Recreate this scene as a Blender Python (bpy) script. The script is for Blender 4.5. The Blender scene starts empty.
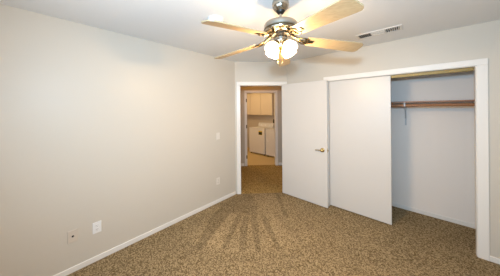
import bpy, bmesh, math
from mathutils import Vector, Matrix

SC = bpy.context.scene
COL = SC.collection
PI = math.pi
E_ = Vector((math.sqrt(.5), math.sqrt(.5), 0)); N_ = Vector((-math.sqrt(.5), math.sqrt(.5), 0)); O_ = Vector((0, -0.69, 0))
def D(s, t, z=0.0):
    """diagonal corner frame: s along the doorway wall, t into the hall"""
    return O_ + E_ * s + N_ * t + Vector((0, 0, z))

# ------------------------------------------------------------------ camera
FPX, Y0, YAW, ROLL = 184.855, 108.435, -0.7354, -0.0085
CAM = Vector((2.4938, -3.0343, 1.5762))
cd = bpy.data.cameras.new('camera')
cam = bpy.data.objects.new('camera', cd)
COL.objects.link(cam)
cd.sensor_fit = 'HORIZONTAL'
cd.sensor_width = 36.0
cd.lens = FPX / 500.0 * 36.0
cd.shift_y = -(138.0 - Y0) / 500.0
cd.clip_start = 0.02
Rv = Vector((math.cos(YAW), -math.sin(YAW), 0))
Fv = Vector((math.sin(YAW), math.cos(YAW), 0))
Uv = Vector((0, 0, 1))
right = Rv * math.cos(ROLL) + Uv * math.sin(ROLL)
up = Uv * math.cos(ROLL) - Rv * math.sin(ROLL)
m = Matrix.Identity(4)
for i in range(3):
    m[i][0] = right[i]; m[i][1] = up[i]; m[i][2] = -Fv[i]; m[i][3] = CAM[i]
cam.matrix_world = m
SC.camera = cam

# ------------------------------------------------------------------ world, exposure
w = bpy.data.worlds.new('World'); SC.world = w
w.use_nodes = True
w.node_tree.nodes['Background'].inputs[0].default_value = (0.7, 0.75, 0.8, 1)
w.node_tree.nodes['Background'].inputs[1].default_value = 0.3
SC.view_settings.view_transform = 'Standard'
SC.view_settings.look = 'None'
SC.view_settings.gamma = 1.0
SC.view_settings.use_curve_mapping = False
SC.view_settings.exposure = 0.10

def lamp(name, kind, loc, power, color, radius=0.05, aim=None):
    d = bpy.data.lights.new(name, kind)
    d.energy = power; d.color = color
    if kind != 'AREA':
        d.shadow_soft_size = radius
    o = bpy.data.objects.new(name, d); COL.objects.link(o)
    o.location = loc
    if aim is not None:
        o.rotation_euler = (Vector(aim) - Vector(loc)).to_track_quat('-Z', 'Y').to_euler()
    return o

# photographer's flash held a little above the camera
fl = lamp('flash', 'SPOT', (2.50, -3.10, 1.83), 165.0, (0.52, 0.77, 1.0), 0.05, aim=(0.9, -0.5, 2.0))
fl.data.spot_size = math.radians(162); fl.data.spot_blend = 1.0
# added soft cool fill from behind the camera, no source seen
wl = lamp('back_fill', 'AREA', (1.55, -3.66, 1.50), 20.0, (0.68, 0.84, 1.0), aim=(1.55, 0, 1.50))
wl.data.shape = 'RECTANGLE'; wl.data.size = 1.5; wl.data.size_y = 1.1
# laundry room lamp, then a warm fill added to brighten the hall
lamp('laundry_light', 'POINT', (-1.75, 0.95, 2.15), 24.0, (1.0, 0.72, 0.38), 0.12)
lamp('hall_fill', 'POINT', D(.55, .85, 2.30), 6.5, (1.0, 0.44, 0.07), 0.12)

# ------------------------------------------------------------------ helpers
MD = Matrix.Translation(O_) @ Matrix.Rotation(PI / 4, 4, 'Z')   # x=s, y=t

def box(bm, x0, x1, y0, y1, z0, z1, M=None, bevel=0.0, seg=1):
    vs = [bm.verts.new(v) for v in [(x0,y0,z0),(x1,y0,z0),(x1,y1,z0),(x0,y1,z0),(x0,y0,z1),(x1,y0,z1),(x1,y1,z1),(x0,y1,z1)]]
    fs = [bm.faces.new([vs[i] for i in f]) for f in [(0,3,2,1),(4,5,6,7),(0,1,5,4),(1,2,6,5),(2,3,7,6),(3,0,4,7)]]
    geo = vs
    if bevel > 0:
        es = list({e for f in fs for e in f.edges})
        r = bmesh.ops.bevel(bm, geom=es, offset=bevel, segments=seg, profile=0.5, affect='EDGES')
        geo = list({v for f in r['faces'] for v in f.verts} | {v for v in vs if v.is_valid})
    if M is not None:
        bmesh.ops.transform(bm, matrix=M, verts=geo)
    return geo

def lathe(bm, prof, M=None, seg=32, caps=True):
    """prof: list of (radius, z)"""
    rings = []
    for r, z in prof:
        if r < 1e-5:
            rings.append([bm.verts.new((0, 0, z))])
        else:
            rings.append([bm.verts.new((r*math.cos(2*PI*i/seg), r*math.sin(2*PI*i/seg), z)) for i in range(seg)])
    for a, b in zip(rings[:-1], rings[1:]):
        for i in range(seg):
            j = (i+1) % seg
            if len(a) == 1 and len(b) == 1: continue
            if len(a) == 1: f = [a[0], b[j], b[i]]
            elif len(b) == 1: f = [a[i], a[j], b[0]]
            else: f = [a[i], a[j], b[j], b[i]]
            bm.faces.new(f)
    if caps:
        for R, fl_ in ((rings[0], True), (rings[-1], False)):
            if len(R) > 1: bm.faces.new(R[::-1] if fl_ else R)
    vs = [v for R in rings for v in R]
    if M is not None: bmesh.ops.transform(bm, matrix=M, verts=vs)
    return vs

def tube(bm, pts, r, seg=10):
    pts = [Vector(p) for p in pts]; rings = []
    for i, p in enumerate(pts):
        d = (pts[min(i+1, len(pts)-1)] - pts[max(i-1, 0)]).normalized()
        q = d.to_track_quat('Z', 'Y')
        rr = r[i] if isinstance(r, (list, tuple)) else r
        rings.append([bm.verts.new(p + q @ Vector((rr*math.cos(2*PI*k/seg), rr*math.sin(2*PI*k/seg), 0))) for k in range(seg)])
    for a, b in zip(rings[:-1], rings[1:]):
        for k in range(seg):
            bm.faces.new([a[k], a[(k+1)%seg], b[(k+1)%seg], b[k]])
    bm.faces.new(rings[0][::-1]); bm.faces.new(rings[-1])

def prism(bm, poly, z0, z1):
    a = [bm.verts.new((x, y, z0)) for x, y in poly]; b = [bm.verts.new((x, y, z1)) for x, y in poly]
    n = len(poly)
    bm.faces.new(a[::-1]); bm.faces.new(b)
    for i in range(n):
        bm.faces.new([a[i], a[(i+1)%n], b[(i+1)%n], b[i]])

def obj(name, bm, mat, parent=None, smooth=False, loc=None):
    bmesh.ops.recalc_face_normals(bm, faces=bm.faces)
    me = bpy.data.meshes.new(name); bm.to_mesh(me); bm.free()
    if smooth:
        me.polygons.foreach_set('use_smooth', [True]*len(me.polygons))
        me.set_sharp_from_angle(angle=math.radians(40))
    if mat: me.materials.append(mat)
    o = bpy.data.objects.new(name, me); COL.objects.link(o)
    if parent is not None: o.parent = parent
    if loc is not None: o.location = loc
    return o

def B():
    return bmesh.new()

def thing(name, label, cat, loc=(0,0,0), rot=(0,0,0), group=None):
    o = bpy.data.objects.new(name, None); COL.objects.link(o)
    o.empty_display_size = 0.1
    o.location = loc; o.rotation_euler = rot
    o['label'] = label; o['category'] = cat
    if group: o['group'] = group
    return o

def struct(name, bm, mat, label, cat):
    o = obj(name, bm, mat)
    o['kind'] = 'structure'; o['label'] = label; o['category'] = cat
    return o

# ------------------------------------------------------------------ materials
def mat(name, col, rough=0.5, metal=0.0, spec=0.5, bump=None, emit=None):
    """bump: (noise scale, strength, distance)"""
    M = bpy.data.materials.new(name); M.use_nodes = True
    nt = M.node_tree; p = nt.nodes['Principled BSDF']
    p.inputs['Base Color'].default_value = (*col, 1)
    p.inputs['Roughness'].default_value = rough
    p.inputs['Metallic'].default_value = metal
    p.inputs['Specular IOR Level'].default_value = spec
    if emit:
        p.inputs['Emission Color'].default_value = (*emit[0], 1); p.inputs['Emission Strength'].default_value = emit[1]
    if bump:
        tc = nt.nodes.new('ShaderNodeTexCoord'); n = nt.nodes.new('ShaderNodeTexNoise'); b = nt.nodes.new('ShaderNodeBump')
        n.inputs['Scale'].default_value = bump[0]; n.inputs['Detail'].default_value = 3
        b.inputs['Strength'].default_value = bump[1]; b.inputs['Distance'].default_value = bump[2]
        nt.links.new(tc.outputs['Object'], n.inputs['Vector']); nt.links.new(n.outputs['Fac'], b.inputs['Height'])
        nt.links.new(b.outputs['Normal'], p.inputs['Normal'])
    return M

class NT:
    def __init__(s, M): s.nt = M.node_tree; s.p = s.nt.nodes['Principled BSDF']
    def n(s, t, **kw):
        x = s.nt.nodes.new(t)
        for k, v in kw.items(): setattr(x, k, v)
        return x
    def l(s, a, b): s.nt.links.new(a, b)
    def val(s, sock, v):
        if hasattr(v, 'is_output') or isinstance(v, bpy.types.NodeSocket): s.l(v, sock)
        else: sock.default_value = v
    def math(s, op, a, b=0.0, c=None, clamp=False):
        x = s.n('ShaderNodeMath', operation=op, use_clamp=clamp)
        s.val(x.inputs[0], a); s.val(x.inputs[1], b)
        if c is not None: s.val(x.inputs[2], c)
        return x.outputs[0]
    def step(s, x, a, b):      # smooth 0..1 from a to b
        r = s.n('ShaderNodeMapRange', interpolation_type='SMOOTHSTEP')
        s.val(r.inputs[0], x); r.inputs[1].default_value = a; r.inputs[2].default_value = b
        return r.outputs[0]
    def band(s, x, a, b, soft):
        return s.math('MULTIPLY', s.step(x, a-soft, a+soft), s.math('SUBTRACT', 1.0, s.step(x, b-soft, b+soft)))

M_wall = mat('wall_paint', (0.63, 0.588, 0.52), 0.40, spec=0.36, bump=(38, 0.10, 0.004))
M_ceil = mat('ceiling_paint', (0.79, 0.80, 0.81), 0.75, spec=0.2, bump=(45, 0.12, 0.004))
M_trim = mat('trim_white', (0.83, 0.81, 0.78), 0.35)
M_door = mat('door_white', (0.70, 0.675, 0.645), 0.33, bump=(9, 0.03, 0.004))
M_closet = mat('closet_paint', (0.88, 0.83, 0.785), 0.6, spec=0.3, bump=(38, 0.10, 0.004))
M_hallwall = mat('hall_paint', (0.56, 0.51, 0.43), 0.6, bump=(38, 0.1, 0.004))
M_brass = mat('brass', (0.55, 0.40, 0.16), 0.22, 1.0)
M_abrass = mat('antique_brass', (0.14, 0.105, 0.055), 0.3, 1.0)
M_pewter = mat('polished_pewter', (0.38, 0.35, 0.30), 0.18, 1.0)
M_dark = mat('dark_metal', (0.03, 0.028, 0.025), 0.4, 0.6)
M_bronze = mat('bronze_hinge', (0.06, 0.045, 0.03), 0.4, 0.8)
M_plate = mat('white_plastic', (0.84, 0.84, 0.84), 0.35)
M_beige = mat('beige_plastic', (0.64, 0.575, 0.50), 0.4)
M_cream = mat('cream_plastic', (0.76, 0.72, 0.66), 0.35)
M_slot = mat('slot_dark', (0.02, 0.02, 0.02), 0.6)
M_vent = mat('vent_white_metal', (0.74, 0.72, 0.69), 0.4)
M_duct = mat('duct_dark', (0.12, 0.115, 0.11), 0.7)
M_appl = mat('appliance_white', (0.78, 0.74, 0.70), 0.3)
M_lino = mat('laundry_vinyl', (0.62, 0.44, 0.19), 0.45, bump=(20, .03, .002))
M_yellow = mat('yellow_sticker', (0.75, 0.55, 0.05), 0.5)
M_black = mat('black_print', (0.03, 0.03, 0.02), 0.5)
M_cab = mat('cabinet_cream', (0.74, 0.60, 0.44), 0.4)

# carpet: flecked cut pile with the marks the vacuum left in the nap
def carpet(name, base, marks):
    M = mat(name, base, 0.95, spec=0.05); k = NT(M)
    tc = k.n('ShaderNodeTexCoord'); P = tc.outputs['Object']
    def noise(sc, det=2, rough=.6):
        n = k.n('ShaderNodeTexNoise'); n.inputs['Scale'].default_value = sc; n.inputs['Detail'].default_value = det
        n.inputs['Roughness'].default_value = rough; k.l(P, n.inputs['Vector']); return n.outputs['Fac']
    n1 = noise(135, 5, .9); n3 = noise(3.2, 3)
    v = k.n('ShaderNodeTexVoronoi'); v.inputs['Scale'].default_value = 110; k.l(P, v.inputs['Vector'])
    sv = k.n('ShaderNodeSeparateXYZ'); k.l(v.outputs['Color'], sv.inputs[0]); n2 = sv.outputs[0]
    h = k.math('ADD', k.math('MULTIPLY', n1, 0.72), k.math('MULTIPLY', n2, 0.28))
    ramp = k.n('ShaderNodeValToRGB'); k.l(h, ramp.inputs[0])
    el = ramp.color_ramp.elements
    el[0].position = 0.40; el[0].color = (base[0]*.48, base[1]*.44, base[2]*.38, 1)
    el[1].position = 0.61; el[1].color = (base[0]*1.6, base[1]*1.62, base[2]*1.66, 1)
    e = el.new(0.5); e.color = (*base, 1)
    fac = k.math('ADD', 0.86, k.math('MULTIPLY', n3, 0.28))
    if marks:
        sx = k.n('ShaderNodeSeparateXYZ'); k.l(P, sx.inputs[0]); X, Y = sx.outputs[0], sx.outputs[1]
        wob = k.math('SUBTRACT', noise(6, 2), .5)
        # the vacuum was swung round a point in the doorway: strokes fan out from there
        dx = k.math('SUBTRACT', X, .131); dy = k.math('SUBTRACT', Y, -.385)
        rr = k.math('ADD', k.math('SQRT', k.math('ADD', k.math('MULTIPLY', dx, dx), k.math('MULTIPLY', dy, dy))), k.math('MULTIPLY', wob, .06))
        an = k.math('ADD', k.math('MULTIPLY', k.math('ARCTAN2', dy, dx), 57.2958), k.math('MULTIPLY', wob, 2.0))
        reach = k.band(rr, .84, 1.52, .04)
        far = k.step(rr, .84, 1.55)
        def stroke(a0, a1, b0, b1, soft):
            lo = k.math('ADD', a0, k.math('MULTIPLY', far, b0-a0)); hi = k.math('ADD', a1, k.math('MULTIPLY', far, b1-a1))
            c = k.math('MULTIPLY', k.math('ADD', lo, hi), .5); h = k.math('MULTIPLY', k.math('SUBTRACT', hi, lo), .5)
            q = k.math('DIVIDE', k.math('ABSOLUTE', k.math('SUBTRACT', an, c)), h)
            return k.math('SUBTRACT', 1.0, k.step(q, 1-soft, 1+soft))
        total = None
        for st_, amt in (((-63.5,-58.5,-62,-59.8,.35), .26), ((-57.5,-51.5,-54,-51.2,.3), .26), ((-49.5,-44,-47,-44.6,.3), .26), ((-39.5,-34.5,-38,-35.8,.35), .24), ((-27,-20,-27,-24,.5), .10)):
            x = k.math('MULTIPLY', stroke(*st_), amt*1.2)
            total = x if total is None else k.math('ADD', total, x)
        total = k.math('MULTIPLY', total, reach)
        d2 = k.math('MULTIPLY', k.math('MULTIPLY', stroke(-86, -71, -73, -69.5, .2), k.band(rr, .80, 1.58, .04)), .34)
        d4 = k.math('MULTIPLY', k.math('MULTIPLY', k.band(an, -95, -42, 6), k.band(rr, .20, .80, .04)), .20)
        p3 = k.math('ADD', k.math('ADD', k.math('MULTIPLY', X, .715), k.math('MULTIPLY', Y, .699)), k.math('MULTIPLY', wob, .04))
        s3 = k.math('SUBTRACT', k.math('MULTIPLY', X, .699), k.math('MULTIPLY', Y, .715))
        d3 = k.math('MULTIPLY', k.math('MULTIPLY', k.band(p3, .25, .31, .025), k.band(s3, .50, 1.25, .10)), .28)
        l1 = k.math('MULTIPLY', k.math('MULTIPLY', k.band(an, -82, -18, 5), k.band(rr, .82, 1.54, .05)), .15)
        l2 = k.math('MULTIPLY', k.math('MULTIPLY', k.band(an, -72, -60, 2), k.band(rr, 1.2, 1.6, .08)), .10)
        l3 = k.math('MULTIPLY', k.math('MULTIPLY', k.band(an, -40, 5, 8), k.band(rr, .30, .82, .06)), .08)
        for q_ in (total, d2, d4, d3): fac = k.math('SUBTRACT', fac, q_)
        for q_ in (l1, l2, l3): fac = k.math('ADD', fac, q_)
    mx = k.n('ShaderNodeVectorMath', operation='SCALE'); k.l(ramp.outputs[0], mx.inputs[0]); k.l(fac, mx.inputs['Scale'])
    k.l(mx.outputs[0], k.p.inputs['Base Color'])
    b = k.n('ShaderNodeBump'); b.inputs['Strength'].default_value = 0.9; b.inputs['Distance'].default_value = 0.012
    k.l(h, b.inputs['Height']); k.l(b.outputs[0], k.p.inputs['Normal'])
    return M
M_carpet = carpet('carpet', (0.305, 0.224, 0.124), True)
M_hallcarpet = carpet('hall_carpet', (0.37, 0.245, 0.090), False)

def wood(name, c0, c1, scale, axis_stretch, rough=.4):
    M = mat(name, c0, rough); k = NT(M)
    tc = k.n('ShaderNodeTexCoord'); mp = k.n('ShaderNodeMapping'); mp.inputs['Scale'].default_value = axis_stretch
    n = k.n('ShaderNodeTexNoise'); n.inputs['Scale'].default_value = scale; n.inputs['Detail'].default_value = 4; n.inputs['Distortion'].default_value = .6
    r = k.n('ShaderNodeValToRGB'); r.color_ramp.elements[0].color = (*c0, 1); r.color_ramp.elements[1].color = (*c1, 1)
    r.color_ramp.elements[0].position = .35; r.color_ramp.elements[1].position = .65
    k.l(tc.outputs['Object'], mp.inputs[0]); k.l(mp.outputs[0], n.inputs['Vector']); k.l(n.outputs['Fac'], r.inputs[0]); k.l(r.outputs[0], k.p.inputs['Base Color'])
    return M
M_blade = wood('maple_blade', (0.36, 0.262, 0.142), (0.44, 0.332, 0.192), 14, (1, 9, 9), .35)
M_rod = wood('brown_wood', (0.27, 0.105, 0.034), (0.38, 0.17, 0.065), 14, (1, 10, 10), .4)

# frosted glass shade, lit from inside
M_shade = bpy.data.materials.new('frosted_glass_lit'); M_shade.use_nodes = True
nt = M_shade.node_tree; nt.nodes.clear()
o_ = nt.nodes.new('ShaderNodeOutputMaterial'); tr = nt.nodes.new('ShaderNodeBsdfTransparent'); tl = nt.nodes.new('ShaderNodeBsdfTranslucent')
em = nt.nodes.new('ShaderNodeEmission'); mx1 = nt.nodes.new('ShaderNodeMixShader'); ad = nt.nodes.new('ShaderNodeAddShader')
tr.inputs[0].default_value = (1, .97, .92, 1); tl.inputs[0].default_value = (.9, .87, .82, 1)
em.inputs[0].default_value = (1, .88, .70, 1); em.inputs[1].default_value = 1.6
mx1.inputs[0].default_value = .68
nt.links.new(tr.outputs[0], mx1.inputs[1]); nt.links.new(tl.outputs[0], mx1.inputs[2])
nt.links.new(mx1.outputs[0], ad.inputs[0]); nt.links.new(em.outputs[0], ad.inputs[1]); nt.links.new(ad.outputs[0], o_.inputs[0])
M_bulb = mat('lit_bulb', (1, .9, .7), .4, emit=((1, .80, .52), 9.0))

H = 2.44
# ------------------------------------------------------------------ setting
b = B(); prism(b, [(-.06,-3.76),(3.38,-3.76),(3.38,.74),(1.19,.74),(1.19,.05),(.74,.05),(0,-.69),(-.06,-.69)], -.03, 0)
struct('floor', b, M_carpet, 'tan flecked bedroom carpet with vacuum strokes before the doorway', 'floor')
b = B(); box(b, -.5, 1.6, .0, 1.70, -.03, 0, MD)
struct('floor_hall', b, M_hallcarpet, 'darker brown hall floor between the two doorways', 'floor')
b = B(); prism(b, [tuple(D(-.5,1.70)[:2]), tuple(D(1.65,1.70)[:2]), (-.15,2.52), (-3.3,2.52), (-3.3,.2)], -.03, -.001)
struct('floor_laundry', b, M_lino, 'golden vinyl floor of the laundry room', 'floor')
b = B(); box(b, -3.35, 3.44, -3.82, 2.6, H, H+.06)
struct('ceiling', b, M_ceil, 'plain pale ceiling with the fan hanging from it', 'ceiling')

b = B(); box(b, -.12, 0, -3.82, -.69, 0, H)
struct('wall_left', b, M_wall, 'long beige wall on the left with outlets near the floor', 'wall')
b = B(); box(b, 0, .78, -3.82, -3.70, 0, H); box(b, 2.32, 3.44, -3.82, -3.70, 0, H)
box(b, .78, 2.32, -3.82, -3.70, 0, .93); box(b, .78, 2.32, -3.82, -3.70, 2.07, H)
struct('wall_back', b, M_wall, 'bedroom wall behind the camera', 'wall')
b = B(); box(b, 3.32, 3.44, -3.70, .8, 0, H)
struct('wall_right', b, M_wall, 'bedroom side wall to the right of the closet', 'wall')
b = B()
box(b, .665, 1.425, 0, .12, 0, H); box(b, 1.425, 2.966, 0, .12, 2.01, H); box(b, 2.966, 3.32, 0, .05, 0, H)
struct('wall_closet', b, M_wall, 'pale wall framing the closet opening', 'wall')
b = B()
box(b, -.03, .085, 0, .12, 0, H, MD); box(b, .085, .915, 0, .12, 2.01, H, MD); box(b, .915, 1.005, 0, .12, 0, H, MD)
struct('wall_diagonal', b, M_wall, 'short diagonal corner wall holding the hall doorway', 'wall')
b = B()
box(b, 1.2, 3.32, .68, .78, 0, H)
struct('wall_closet_back', b, M_closet, 'pale back wall inside the closet', 'wall')
b = B(); box(b, 1.2, 1.3, .12, .68, 0, H)
struct('wall_closet_left', b, M_closet, 'left end wall inside the closet', 'wall')
M_glass = mat('window_glass', (.9, .95, .95), 0.02); M_glass.node_tree.nodes['Principled BSDF'].inputs['Transmission Weight'].default_value = 1.0
b = B()
box(b, .78, 2.32, -3.80, -3.73, .93, .97); box(b, .78, 2.32, -3.80, -3.73, 2.03, 2.07); box(b, .78, .82, -3.80, -3.73, .97, 2.03)
box(b, 2.28, 2.32, -3.80, -3.73, .97, 2.03); box(b, 1.53, 1.57, -3.79, -3.74, .97, 2.03)
wn = struct('added_window_1', b, M_trim, 'added white framed sliding window, unseen behind the camera', 'window')  # unseen window added to go with the fill lamp
for x0, x1 in ((.82, 1.53), (1.57, 2.28)):
    b = B(); box(b, x0, x1, -3.768, -3.764, .97, 2.03); obj('pane', b, M_glass, wn)
# hall and laundry shells
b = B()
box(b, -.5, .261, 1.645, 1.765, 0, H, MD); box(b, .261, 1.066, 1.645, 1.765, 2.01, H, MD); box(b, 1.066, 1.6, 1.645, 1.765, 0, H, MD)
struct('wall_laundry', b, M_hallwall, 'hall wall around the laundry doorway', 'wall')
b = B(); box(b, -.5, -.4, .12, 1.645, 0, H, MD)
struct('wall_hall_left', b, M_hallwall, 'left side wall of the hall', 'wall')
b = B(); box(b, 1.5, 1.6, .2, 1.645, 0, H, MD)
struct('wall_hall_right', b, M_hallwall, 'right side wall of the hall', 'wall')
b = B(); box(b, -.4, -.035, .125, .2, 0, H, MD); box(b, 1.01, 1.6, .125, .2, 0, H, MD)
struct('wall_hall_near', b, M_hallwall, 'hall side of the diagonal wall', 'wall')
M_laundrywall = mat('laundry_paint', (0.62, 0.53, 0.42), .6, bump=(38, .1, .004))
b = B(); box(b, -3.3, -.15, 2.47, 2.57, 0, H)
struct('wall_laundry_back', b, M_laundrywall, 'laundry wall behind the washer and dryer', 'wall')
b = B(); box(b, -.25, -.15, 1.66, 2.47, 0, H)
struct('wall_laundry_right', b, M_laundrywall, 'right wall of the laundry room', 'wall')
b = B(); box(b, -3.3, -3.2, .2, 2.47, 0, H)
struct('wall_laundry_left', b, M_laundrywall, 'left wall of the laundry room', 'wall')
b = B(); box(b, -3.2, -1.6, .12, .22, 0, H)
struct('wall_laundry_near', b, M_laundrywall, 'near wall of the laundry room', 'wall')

# baseboards
def baseboard(name, x0, x1, y0, y1, label, M=None, h=.055):
    b = B(); box(b, x0, x1, y0, y1, 0, h, M, bevel=.003)
    return struct(name, b, M_trim, label, 'baseboard')
baseboard('baseboard_left', 0, .013, -3.69, -.70, 'low white baseboard along the left beige wall')
baseboard('baseboard_right', 3.032, 3.31, -.013, 0, 'short white baseboard right of the closet casing')
baseboard('baseboard_closet', 1.30, 3.31, .667, .68, 'white baseboard along the closet back wall')
b = B(); box(b, -.39, .19, 1.632, 1.645, 0, .075, MD, bevel=.003)
struct('baseboard_hall_left', b, M_trim, 'white hall baseboard left of the laundry doorway', 'baseboard')
b = B(); box(b, 1.137, 1.49, 1.632, 1.645, 0, .075, MD, bevel=.003)
struct('baseboard_hall_right', b, M_trim, 'white hall baseboard right of the laundry doorway', 'baseboard')

# casings with their jamb linings
def casing(name, a0, a1, depth, top, width, label, M=None, t0=0.0, left_w=None, right_w=None, right_depth=None):
    """clear opening a0..a1; lining in the wall thickness, moulding on the room side"""
    b = B(); lw = width if left_w is None else left_w; th = .016; rw = right_w or width; rd = right_depth or depth
    y0, y1 = t0-th, t0
    box(b, a0-.004-lw, a0-.004, y0, y1, 0, top+.004, M, bevel=.004, seg=2)
    box(b, a1+.004, a1+.004+rw, y0, y1, 0, top+.004, M, bevel=.004, seg=2)
    box(b, a0-.004-lw, a1+.004+rw, y0, y1, top+.004, top+.004+width, M, bevel=.004, seg=2)
    box(b, a0-.015, a0, t0-.002, t0+depth, 0, top, M); box(b, a1, a1+.015, t0-.002, t0+rd, 0, top, M)
    box(b, a0-.015, a1+.015, t0-.002, t0+depth, top, top+.010, M)
    return struct(name, b, M_trim, label, 'trim')
casing('trim_1', .10, .90, .12, 2.0, .066, 'white casing around the hall doorway', MD)
casing('trim_2', 1.44, 2.950, .12, 2.0, .066, 'white casing around the wide closet opening', right_w=.077, right_depth=.05)
t2 = casing('trim_3', .276, 1.051, .12, 2.0, .066, 'white casing around the laundry doorway beyond the hall', MD, t0=1.645)
for z in (1.795, 1.08, .25):
    b = B(); lathe(b, [(.0, z-.045), (.009, z-.045), (.009, z+.045), (0, z+.045)], MD @ Matrix.Translation((.262, 1.622, 0)), 10)
    box(b, .250, .274, 1.626, 1.630, z-.045, z+.045, MD)
    obj('hinge', b, M_bronze, t2)['label'] = 'dark bronze hinge'

# hall door leaf, swung fully open in front of the closet wall
def lever_handle(parent, x, y, z, side, mirror):
    """side -1: towards the room (negative y)"""
    Mx = Matrix.Translation((x, y, z)) @ Matrix.Rotation(PI/2 if side < 0 else -PI/2, 4, 'X')
    b = B(); lathe(b, [(0,0),(.033,0),(.033,.004),(.026,.011),(.016,.013),(.013,.03),(.017,.034),(.020,.042),(.018,.050),(.010,.055),(0,.056)], Mx, 24)
    h = obj('door_handle', b, M_brass, parent, True); h['label'] = 'round brass rose and hub'
    b = B(); yy = y + side*.044
    tube(b, [(x, yy, z), (x-.03*mirror, yy, z+.001), (x-.06*mirror, yy, z), (x-.092*mirror, yy+side*.002, z-.003), (x-.10*mirror, yy-side*.004, z-.003)], [.009,.0075,.007,.008,.006], 12)
    obj('lever', b, M_brass, h, True)
b = B(); box(b, .632, 1.452, -.100, -.065, .012, 2.012, bevel=.002)
d1 = obj('door_1', b, M_door); d1['kind'] = 'structure'; d1['label'] = 'white flush door swung open in front of the closet wall'; d1['category'] = 'door'
lever_handle(d1, 1.378, -.100, .907, -1, 1); lever_handle(d1, 1.378, -.065, .907, 1, 1)
b = B(); box(b, 1.4515, 1.4535, -.095, -.070, .875, .940)
box(b, 1.4530, 1.463, -.089, -.077, .897, .916)
obj('latch_plate', b, M_brass, d1)
for z in (.25, 1.0, 1.78):
    b = B(); lathe(b, [(0,z-.045),(.008,z-.045),(.008,z+.045),(0,z+.045)], Matrix.Translation((.629,-.060,0)), 12)
    obj('hinge', b, M_brass, d1)

# sliding closet door
b = B(); box(b, 1.445, 2.234, .030, .063, .015, 1.997, bevel=.002)
d2 = obj('door_2', b, M_door); d2['kind'] = 'structure'; d2['label'] = 'white sliding closet panel covering the left half of the closet'; d2['category'] = 'door'

M_headstrip = mat('golden_brown_strip', (0.30, 0.205, 0.065), 0.45, 0.3)  # golden-brown channel strip along the closet head
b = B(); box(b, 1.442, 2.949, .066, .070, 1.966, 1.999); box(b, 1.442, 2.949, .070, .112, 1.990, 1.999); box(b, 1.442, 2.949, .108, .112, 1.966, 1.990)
struct('trim_4', b, M_headstrip, 'golden-brown strip along the head of the closet opening', 'trim')

# ------------------------------------------------------------------ closet shelf, rod
b = B(); box(b, 1.30, 3.32, .385, .68, 1.640, 1.658, bevel=.002)
o = obj('closet_shelf', b, M_rod); o['label'] = 'brown wooden shelf board across the closet above its hanging rod'; o['category'] = 'shelf'
rod = thing('closet_rod', 'brown wooden hanging rod under the closet shelf held by a pale metal bracket', 'rod', (2.3, .355, 1.600))
b = B(); lathe(b, [(0,-1.0),(.0185,-1.0),(.0185,1.02),(0,1.02)], Matrix.Rotation(PI/2, 4, 'Y'), 24)
obj('pole', b, M_rod, rod, True)
M_galv = mat('grey_enamel', (0.50, 0.50, 0.52), .45)
br = B()
x = .062
box(br, x-.009, x+.009, .315, .325, -.30, .040)             # upright plate on the wall
box(br, x-.008, x+.008, -.01, .325, .030, .040)             # arm under the shelf
tube(br, [(x, .315, -.20), (x, .16, -.08), (x, .02, -.024)], .006, 8)
for a in range(10):
    t0 = PI + PI*a/10; t1 = PI + PI*(a+1)/10
    tube(br, [(x, .025*math.cos(t0), .025*math.sin(t0)), (x, .025*math.cos(t1), .025*math.sin(t1))], .007, 6)
box(br, x-.009, x+.009, -.032, -.018, -.012, .034)
obj('pole_bracket', br, M_galv, rod)['label'] = 'pale grey metal rod bracket'

# ------------------------------------------------------------------ ceiling fan
FC = Vector((1.706, -1.798, 0))
fan = thing('ceiling_fan', 'five-blade ceiling fan with pale maple blades and lit white glass shades', 'ceiling fan', (FC.x, FC.y, H))
def Z(z): return z - H
b = B(); lathe(b, [(.0, 0),(.046, 0),(.052,-.006),(.060,-.024),(.0655,-.046),(.065,-.062),(.058,-.084),(.046,-.100),(.036,-.108),(.030,-.104),(0,-.100)], None, 40)
obj('canopy', b, M_pewter, fan, True)
b = B(); lathe(b, [(0,Z(2.350)),(.026,Z(2.346)),(.033,Z(2.335)),(.030,Z(2.322)),(.020,Z(2.313)),(0,Z(2.311))], None, 24)
obj('hanger_ball', b, M_dark, fan, True)
b = B(); lathe(b, [(0,Z(2.33)),(.0105,Z(2.33)),(.0105,Z(2.235)),(0,Z(2.235))], None, 20)
obj('downrod', b, M_pewter, fan, True)
b = B(); lathe(b, [(0,Z(2.252)),(.018,Z(2.252)),(.022,Z(2.244)),(.085,Z(2.241)),(.112,Z(2.237)),(.124,Z(2.231)),(.129,Z(2.222)),(.130,Z(2.212)),(.130,Z(2.174)),(.126,Z(2.168)),(.112,Z(2.164)),(.10,Z(2.160)),(.095,Z(2.156)),(.08,Z(2.152)),(0,Z(2.152))], None, 56)
hs = obj('motor_housing', b, M_pewter, fan, True)
b = B()
lathe(b, [(.1295,Z(2.190)),(.1325,Z(2.187)),(.1325,Z(2.181)),(.1295,Z(2.178))], None, 56, caps=False)
for k in range(30):
    a = 2*PI*k/30
    M_ = Matrix.Rotation(a, 4, 'Z') @ Matrix.Translation((.106, 0, Z(2.163)))
    box(b, -.014, .010, -.005, .005, -.004, .004, M_, bevel=.0015)
obj('trim_ring', b, M_abrass, hs, True)
PH = -0.436
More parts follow.
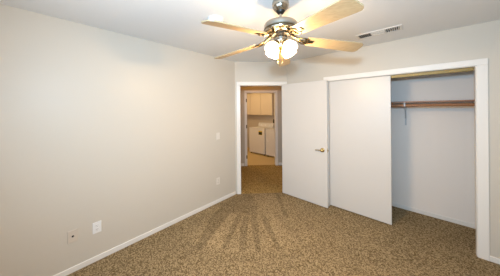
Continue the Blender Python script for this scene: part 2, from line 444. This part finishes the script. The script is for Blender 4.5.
# image-frame phase -> world: angle measured from the camera's right vector
base_ang = PH
for k in range(5):
    a = base_ang + 2*PI*k/5
    Rz = Matrix.Rotation(a, 4, 'Z')
    tilt = Matrix.Rotation(math.radians(6.0), 4, 'Y')          # the blade dips slightly to its tip
    pitch = Matrix.Rotation(math.radians(PITCH := -13), 4, 'X')
    Mb = Rz @ Matrix.Translation((0, 0, Z(2.128))) @ tilt
    # outline of a blade: (r, half width)
    b = B()
    prof = [(.205,.046),(.215,.051),(.30,.055),(.45,.060),(.60,.064),(.632,.063),(.648,.052),(.656,.036)]
    up_ = [(r, h_) for r, h_ in prof]; lo_ = [(r, -h_) for r, h_ in reversed(prof)]
    prism(b, up_ + lo_, -.004, .004)
    bmesh.ops.transform(b, matrix=Mb @ pitch, verts=b.verts)
    bl = obj('blade', b, M_blade, fan)
    # ornate bracket carrying the blade
    b = B()
    tube(b, [(.085,0,.030),(.12,0,.018),(.155,0,-.004),(.19,0,-.008)], [.012,.010,.009,.010], 10)
    for s in (-1, 1):
        tube(b, [(.13,0,.010),(.150,.022*s,.002),(.178,.036*s,-.006),(.205,.034*s,-.0075),(.225,.016*s,-.0075),(.212,.002*s,-.0075)], .0055, 8)
        tube(b, [(.178,.010*s,-.006),(.200,.022*s,-.0075),(.188,.030*s,-.006)], .0045, 8)
    box(b, .195, .262, -.018, .018, -.0085, -.0043, bevel=.001)
    for (x_, y_) in ((.212,.028),(.212,-.028),(.250,0)):
        lathe(b, [(0,-.012),(.006,-.011),(.007,-.0045),(0,-.0045)], Matrix.Translation((x_, y_, 0)), 10)
    bmesh.ops.transform(b, matrix=Mb @ pitch, verts=b.verts)
    obj('blade_bracket', b, M_abrass, fan, True)
# switch housing and light kit
b = B(); lathe(b, [(0,Z(2.155)),(.072,Z(2.155)),(.072,Z(2.140)),(.05,Z(2.134)),(0,Z(2.134))], None, 40)
obj('flywheel_cover', b, M_dark, fan, True)
b = B(); lathe(b, [(0,Z(2.136)),(.046,Z(2.136)),(.050,Z(2.128)),(.050,Z(2.100)),(.044,Z(2.086)),(.034,Z(2.076)),(.034,Z(2.060)),(.026,Z(2.050)),(0,Z(2.048))], None, 40)
kit = obj('light_kit', b, M_pewter, fan, True)
b = B(); lathe(b, [(0,Z(2.052)),(.018,Z(2.052)),(.020,Z(2.040)),(.012,Z(2.030)),(.014,Z(2.022)),(.008,Z(2.012)),(0,Z(2.010))], None, 24)
obj('finial', b, M_brass, kit, True)
LP = []
for k in range(4):
    a = math.radians(77.5) + k*PI/2
    Rz = Matrix.Rotation(a, 4, 'Z')
    b = B(); tube(b, [Rz @ Vector((.030,0,Z(2.085))), Rz @ Vector((.046,0,Z(2.092))), Rz @ Vector((.052,0,Z(2.084))), Rz @ Vector((.055,0,Z(2.068)))], .007, 10)
    arm = obj('lamp_arm', b, M_brass, kit, True)
    Ms = Rz @ Matrix.Translation((.052,0,Z(2.074))) @ Matrix.Rotation(math.radians(-42), 4, 'Y') @ Matrix.Rotation(PI, 4, 'X')
    b = B(); lathe(b, [(0,-.006),(.020,-.006),(.022,.0),(.022,.018),(.016,.022),(0,.022)], Ms, 20)
    obj('socket_cup', b, M_brass, arm, True)
    b = B()
    # tulip shade with a gently fluted rim, open at the mouth
    prof = [(.021,.012),(.029,.018),(.038,.030),(.044,.046),(.046,.060),(.048,.072),(.053,.084)]
    seg = 36; rings = []
    for r, z in prof:
        rings.append([b.verts.new((r*(1+.05*(z/.084)**3*math.cos(6*2*PI*i/seg))*math.cos(2*PI*i/seg), r*(1+.05*(z/.084)**3*math.cos(6*2*PI*i/seg))*math.sin(2*PI*i/seg), z)) for i in range(seg)])
    for r0, r1 in zip(rings[:-1], rings[1:]):
        for i in range(seg): b.faces.new([r0[i], r0[(i+1)%seg], r1[(i+1)%seg], r1[i]])
    bmesh.ops.transform(b, matrix=Ms, verts=b.verts)
    sh = obj('lamp_shade', b, M_shade, arm, True)
    b = B(); lathe(b, [(0,.022),(.010,.023),(.011,.027),(.016,.034),(.0175,.040),(.014,.046),(.008,.049),(0,.050)], Ms, 20)
    obj('bulb', b, M_bulb, arm, True)
    LP.append(Vector((FC.x, FC.y, H)) + (Ms @ Vector((0,0,.074))))
for (x_, y_, zb) in ((.030,-.030,1.905),(-.036,.012,1.93)):
    b = B()
    z = 2.06
    tube(b, [(x_, y_, Z(2.075)), (x_, y_, Z(zb+.02))], .0018, 6)
    lathe(b, [(0,Z(zb)),(.004,Z(zb+.003)),(.0055,Z(zb+.012)),(.003,Z(zb+.024)),(0,Z(zb+.026))], Matrix.Translation((x_, y_, 0)), 12)
    obj('pull_chain', b, M_brass, fan, True)
for p in LP:
    lamp('fan_bulb_light', 'POINT', p, 20, (1.0, 0.66, 0.33), 0.022)

# ------------------------------------------------------------------ small fittings
M_detector = mat('detector_white', (0.88, 0.90, 0.93), .35)
sd = thing('smoke_detector', 'white round smoke detector on the ceiling left of the fan', 'smoke detector', (1.06, -1.93, H))
b = B(); lathe(b, [(0,0),(.072,0),(.074,-.004),(.074,-.010),(.068,-.012),(0,-.012)], None, 40); obj('base_plate', b, M_detector, sd, True)
b = B(); lathe(b, [(0,-.012),(.064,-.012),(.066,-.020),(.060,-.034),(.046,-.040),(.02,-.042),(0,-.042)], None, 40); c = obj('cover', b, M_detector, sd, True)
b = B(); lathe(b, [(0,-.041),(.009,-.041),(.009,-.046),(0,-.0465)], None, 16); obj('test_button', b, M_detector, c, True)

vt = thing('air_vent', 'long white air vent on the ceiling right of the fan', 'air vent', (2.165, -.455, H))
VL, VW = .43, .17
b = B()
box(b, -VL/2, VL/2, -VW/2, -VW/2+.022, -.008, 0, bevel=.002); box(b, -VL/2, VL/2, VW/2-.022, VW/2, -.008, 0, bevel=.002)
box(b, -VL/2, -VL/2+.022, -VW/2+.02, VW/2-.02, -.008, 0, bevel=.002); box(b, VL/2-.022, VL/2, -VW/2+.02, VW/2-.02, -.008, 0, bevel=.002)
box(b, -.068, -.060, -VW/2+.02, VW/2-.02, -.008, 0); box(b, .060, .068, -VW/2+.02, VW/2-.02, -.008, 0)
obj('vent_frame', b, M_vent, vt)
b = B(); box(b, -VL/2+.015, VL/2-.015, -VW/2+.015, VW/2-.015, -.0015, -.0005); obj('duct_opening', b, M_duct, vt)['label'] = 'dark duct opening'
for sec, ang in ((-1, 62), (1, -62)):
    for i in range(7):
        x_ = sec*.130 + (i-3)*.0185
        b = B(); box(b, -.0065, .0065, -VW/2+.021, VW/2-.021, -.0007, .0007, Matrix.Translation((x_, 0, -.007)) @ Matrix.Rotation(math.radians(ang), 4, 'Y'))
        obj('louver', b, M_vent, vt)
for i in range(8):
    y_ = (i-3.5)*.0165
    b = B(); box(b, -.060, .060, -.0080, .0080, -.0007, .0007, Matrix.Translation((0, y_, -.007)) @ Matrix.Rotation(math.radians(6), 4, 'X'))
    obj('louver', b, M_vent, vt)

RW_ = (0, 0, PI/2)      # plate's local -y faces the room (+x) when rotated by 90 degrees
def plate(o, mat_, w=.072, h=.116):
    b = B(); box(b, -w/2, w/2, -.006, 0, -h/2, h/2, bevel=.0025, seg=2)
    p = obj('cover_plate', b, mat_, o); return p
def duplex(name, label, loc, mat_, group=None):
    o = thing(name, label, 'outlet', loc, RW_, group)
    plate(o, mat_)
    for dz in (-.0195, .0195):
        b = B(); lathe(b, [(0,0),(.0165,0),(.0165,.0022),(.0155,.003),(0,.003)], Matrix.Translation((0,-.006,dz)) @ Matrix.Rotation(PI/2, 4, 'X'), 24)
        rc = obj('receptacle', b, mat_, o)
        b = B()
        for dx in (-.0062, .0062): box(b, dx-.001, dx+.001, -.0095, -.0088, dz-.001, dz+.008)
        box(b, -.002, .002, -.0095, -.0088, dz-.010, dz-.006)
        obj('slots', b, M_slot, rc)
    b = B(); lathe(b, [(0,0),(.003,0),(.003,.0015),(0,.002)], Matrix.Translation((0,-.006,0)) @ Matrix.Rotation(PI/2, 4, 'X'), 12)
    obj('screw', b, mat_, o)
    return o
duplex('wall_outlet', 'white duplex outlet low on the left wall beside the beige cable plate', (0, -2.681, .347), M_plate)
duplex('wall_outlet', 'cream duplex outlet low on the left wall near the doorway', (0, -1.096, .36), M_cream)
o = thing('cable_plate', 'beige cable jack plate with one dark centre hole low on the left wall', 'cable outlet', (0, -2.864, .349), RW_)
plate(o, M_beige, .074, .118)
b = B(); lathe(b, [(0,0),(.0085,0),(.0085,.003),(.005,.0035),(.005,.009),(.0035,.009),(.0035,.004),(0,.004)], Matrix.Translation((0,-.006,0)) @ Matrix.Rotation(PI/2, 4, 'X'), 16)
obj('jack', b, M_dark, o)['label'] = 'dark coax jack'
for dz in (-.042, .042):
    b = B(); lathe(b, [(0,0),(.003,0),(.003,.0015),(0,.002)], Matrix.Translation((0,-.006,dz)) @ Matrix.Rotation(PI/2, 4, 'X'), 12); obj('screw', b, M_beige, o)
o = thing('light_switch', 'cream light switch plate on the left wall near the doorway', 'light switch', (0, -1.088, 1.116), RW_)
plate(o, M_cream)
b = B(); box(b, -.0165, .0165, -.0085, -.006, -.033, .033, bevel=.001); rk = obj('rocker', b, M_cream, o)
for dz in (-.048, .048):
    b = B(); lathe(b, [(0,0),(.003,0),(.003,.0015),(0,.002)], Matrix.Translation((0,-.006,dz)) @ Matrix.Rotation(PI/2, 4, 'X'), 12); obj('screw', b, M_cream, o)

# ------------------------------------------------------------------ laundry
def appliance(name, label, cat, x0, x1, y0, washer):
    o = thing(name, label, cat, ((x0+x1)/2, y0+.32, 0)); wd = x1-x0; hx = wd/2
    b = B(); box(b, -hx, hx, -.31, .31, .045, .885, bevel=.008, seg=2); obj('cabinet_body', b, M_appl, o)
    b = B(); box(b, -hx, hx, -.318, .31, .885, .905, bevel=.008, seg=2); top = obj('top_panel', b, M_appl, o)
    b = B()
    pts = [(.19,.905),(.31,.905),(.31,1.045),(.26,1.045),(.215,1.02)]
    a0 = [b.verts.new((-hx+.005, y, z)) for y, z in pts]; a1 = [b.verts.new((hx-.005, y, z)) for y, z in pts]
    b.faces.new(a0); b.faces.new(a1[::-1])
    for i in range(5): b.faces.new([a0[i], a0[(i+1)%5], a1[(i+1)%5], a1[i]])
    cs = obj('control_console', b, M_appl, o)
    for dx in (-.18, 0.0, .2):
        b = B(); lathe(b, [(0,0),(.024,0),(.020,.018),(0,.020)], Matrix.Translation((dx, .203, .965)) @ Matrix.Rotation(math.radians(78), 4, 'X'), 20); obj('dial', b, M_plate, cs, True)
    b = B()
    if washer:
        box(b, -.25, .25, -.27, .16, .905, .915, bevel=.006, seg=2); obj('lid', b, M_appl, o)
    else:
        box(b, -.27, .27, -.318, -.310, .27, .80, bevel=.004); dr = obj('dryer_door', b, M_appl, o)
        b = B(); box(b, -.26, -.235, -.327, -.318, .48, .58, bevel=.002); obj('handle', b, M_plate, dr)
    for sx in (-1, 1):
        for sy in (-1, 1):
            b = B(); lathe(b, [(0,0),(.022,0),(.022,.006),(.010,.01),(.010,.046),(0,.046)], Matrix.Translation((sx*(hx-.05), sy*.26, 0)), 14); obj('foot', b, M_dark, o)
    return o
ws = appliance('washing_machine', 'white top-loading washer with a yellow and black sticker, left of the dryer', 'washing machine', -1.945, -1.265, 1.81, True)
b = B(); box(b, -.08-.0, .075, -.3125, -.310, .675, .815); st = obj('energy_sticker', b, M_yellow, ws); st.location = (.17, 0, 0); st['label'] = 'yellow and black sticker'
b = B(); box(b, -.075, .070, -.3135, -.3122, .685, .778); obj('printed_block', b, M_black, st)
appliance('clothes_dryer', 'white clothes dryer standing right of the washer in the laundry', 'dryer', -1.200, -.520, 1.80, False)

def cabinet(x0, x1, label):
    o = thing('wall_cabinet', label, 'cabinet', ((x0+x1)/2, 2.47, 1.335), group='laundry wall cabinets'); hx = (x1-x0)/2
    b = B(); box(b, -hx, hx, -.30, 0, 0, .80, bevel=.002); obj('cabinet_box', b, M_cab, o)
    for s in (-1, 1):
        a, c_ = sorted((s*.0035, s*(hx-.004)))
        b = B(); box(b, a, c_, -.318, -.300, .004, .796, bevel=.004); obj('cabinet_door', b, M_cab, o)
    return o
cabinet(-2.185, -1.175, 'cream two-door cabinet on the wall above the washer and dryer')
cabinet(-3.195, -2.195, 'cream wall cabinet mostly hidden behind the left laundry door casing')
bt = thing('detergent_bottle', 'small black bottle standing on the washer console beside the dryer', 'bottle', (-1.300, 2.412, 1.045))
b = B(); lathe(b, [(0,0),(.026,0),(.028,.004),(.028,.085),(.022,.105),(.012,.115),(0,.115)], None, 20); obj('bottle_body', b, M_black, bt, True)
b = B(); lathe(b, [(0,.113),(.015,.113),(.015,.142),(.012,.146),(0,.146)], None, 16); obj('cap', b, M_dark, bt, True)
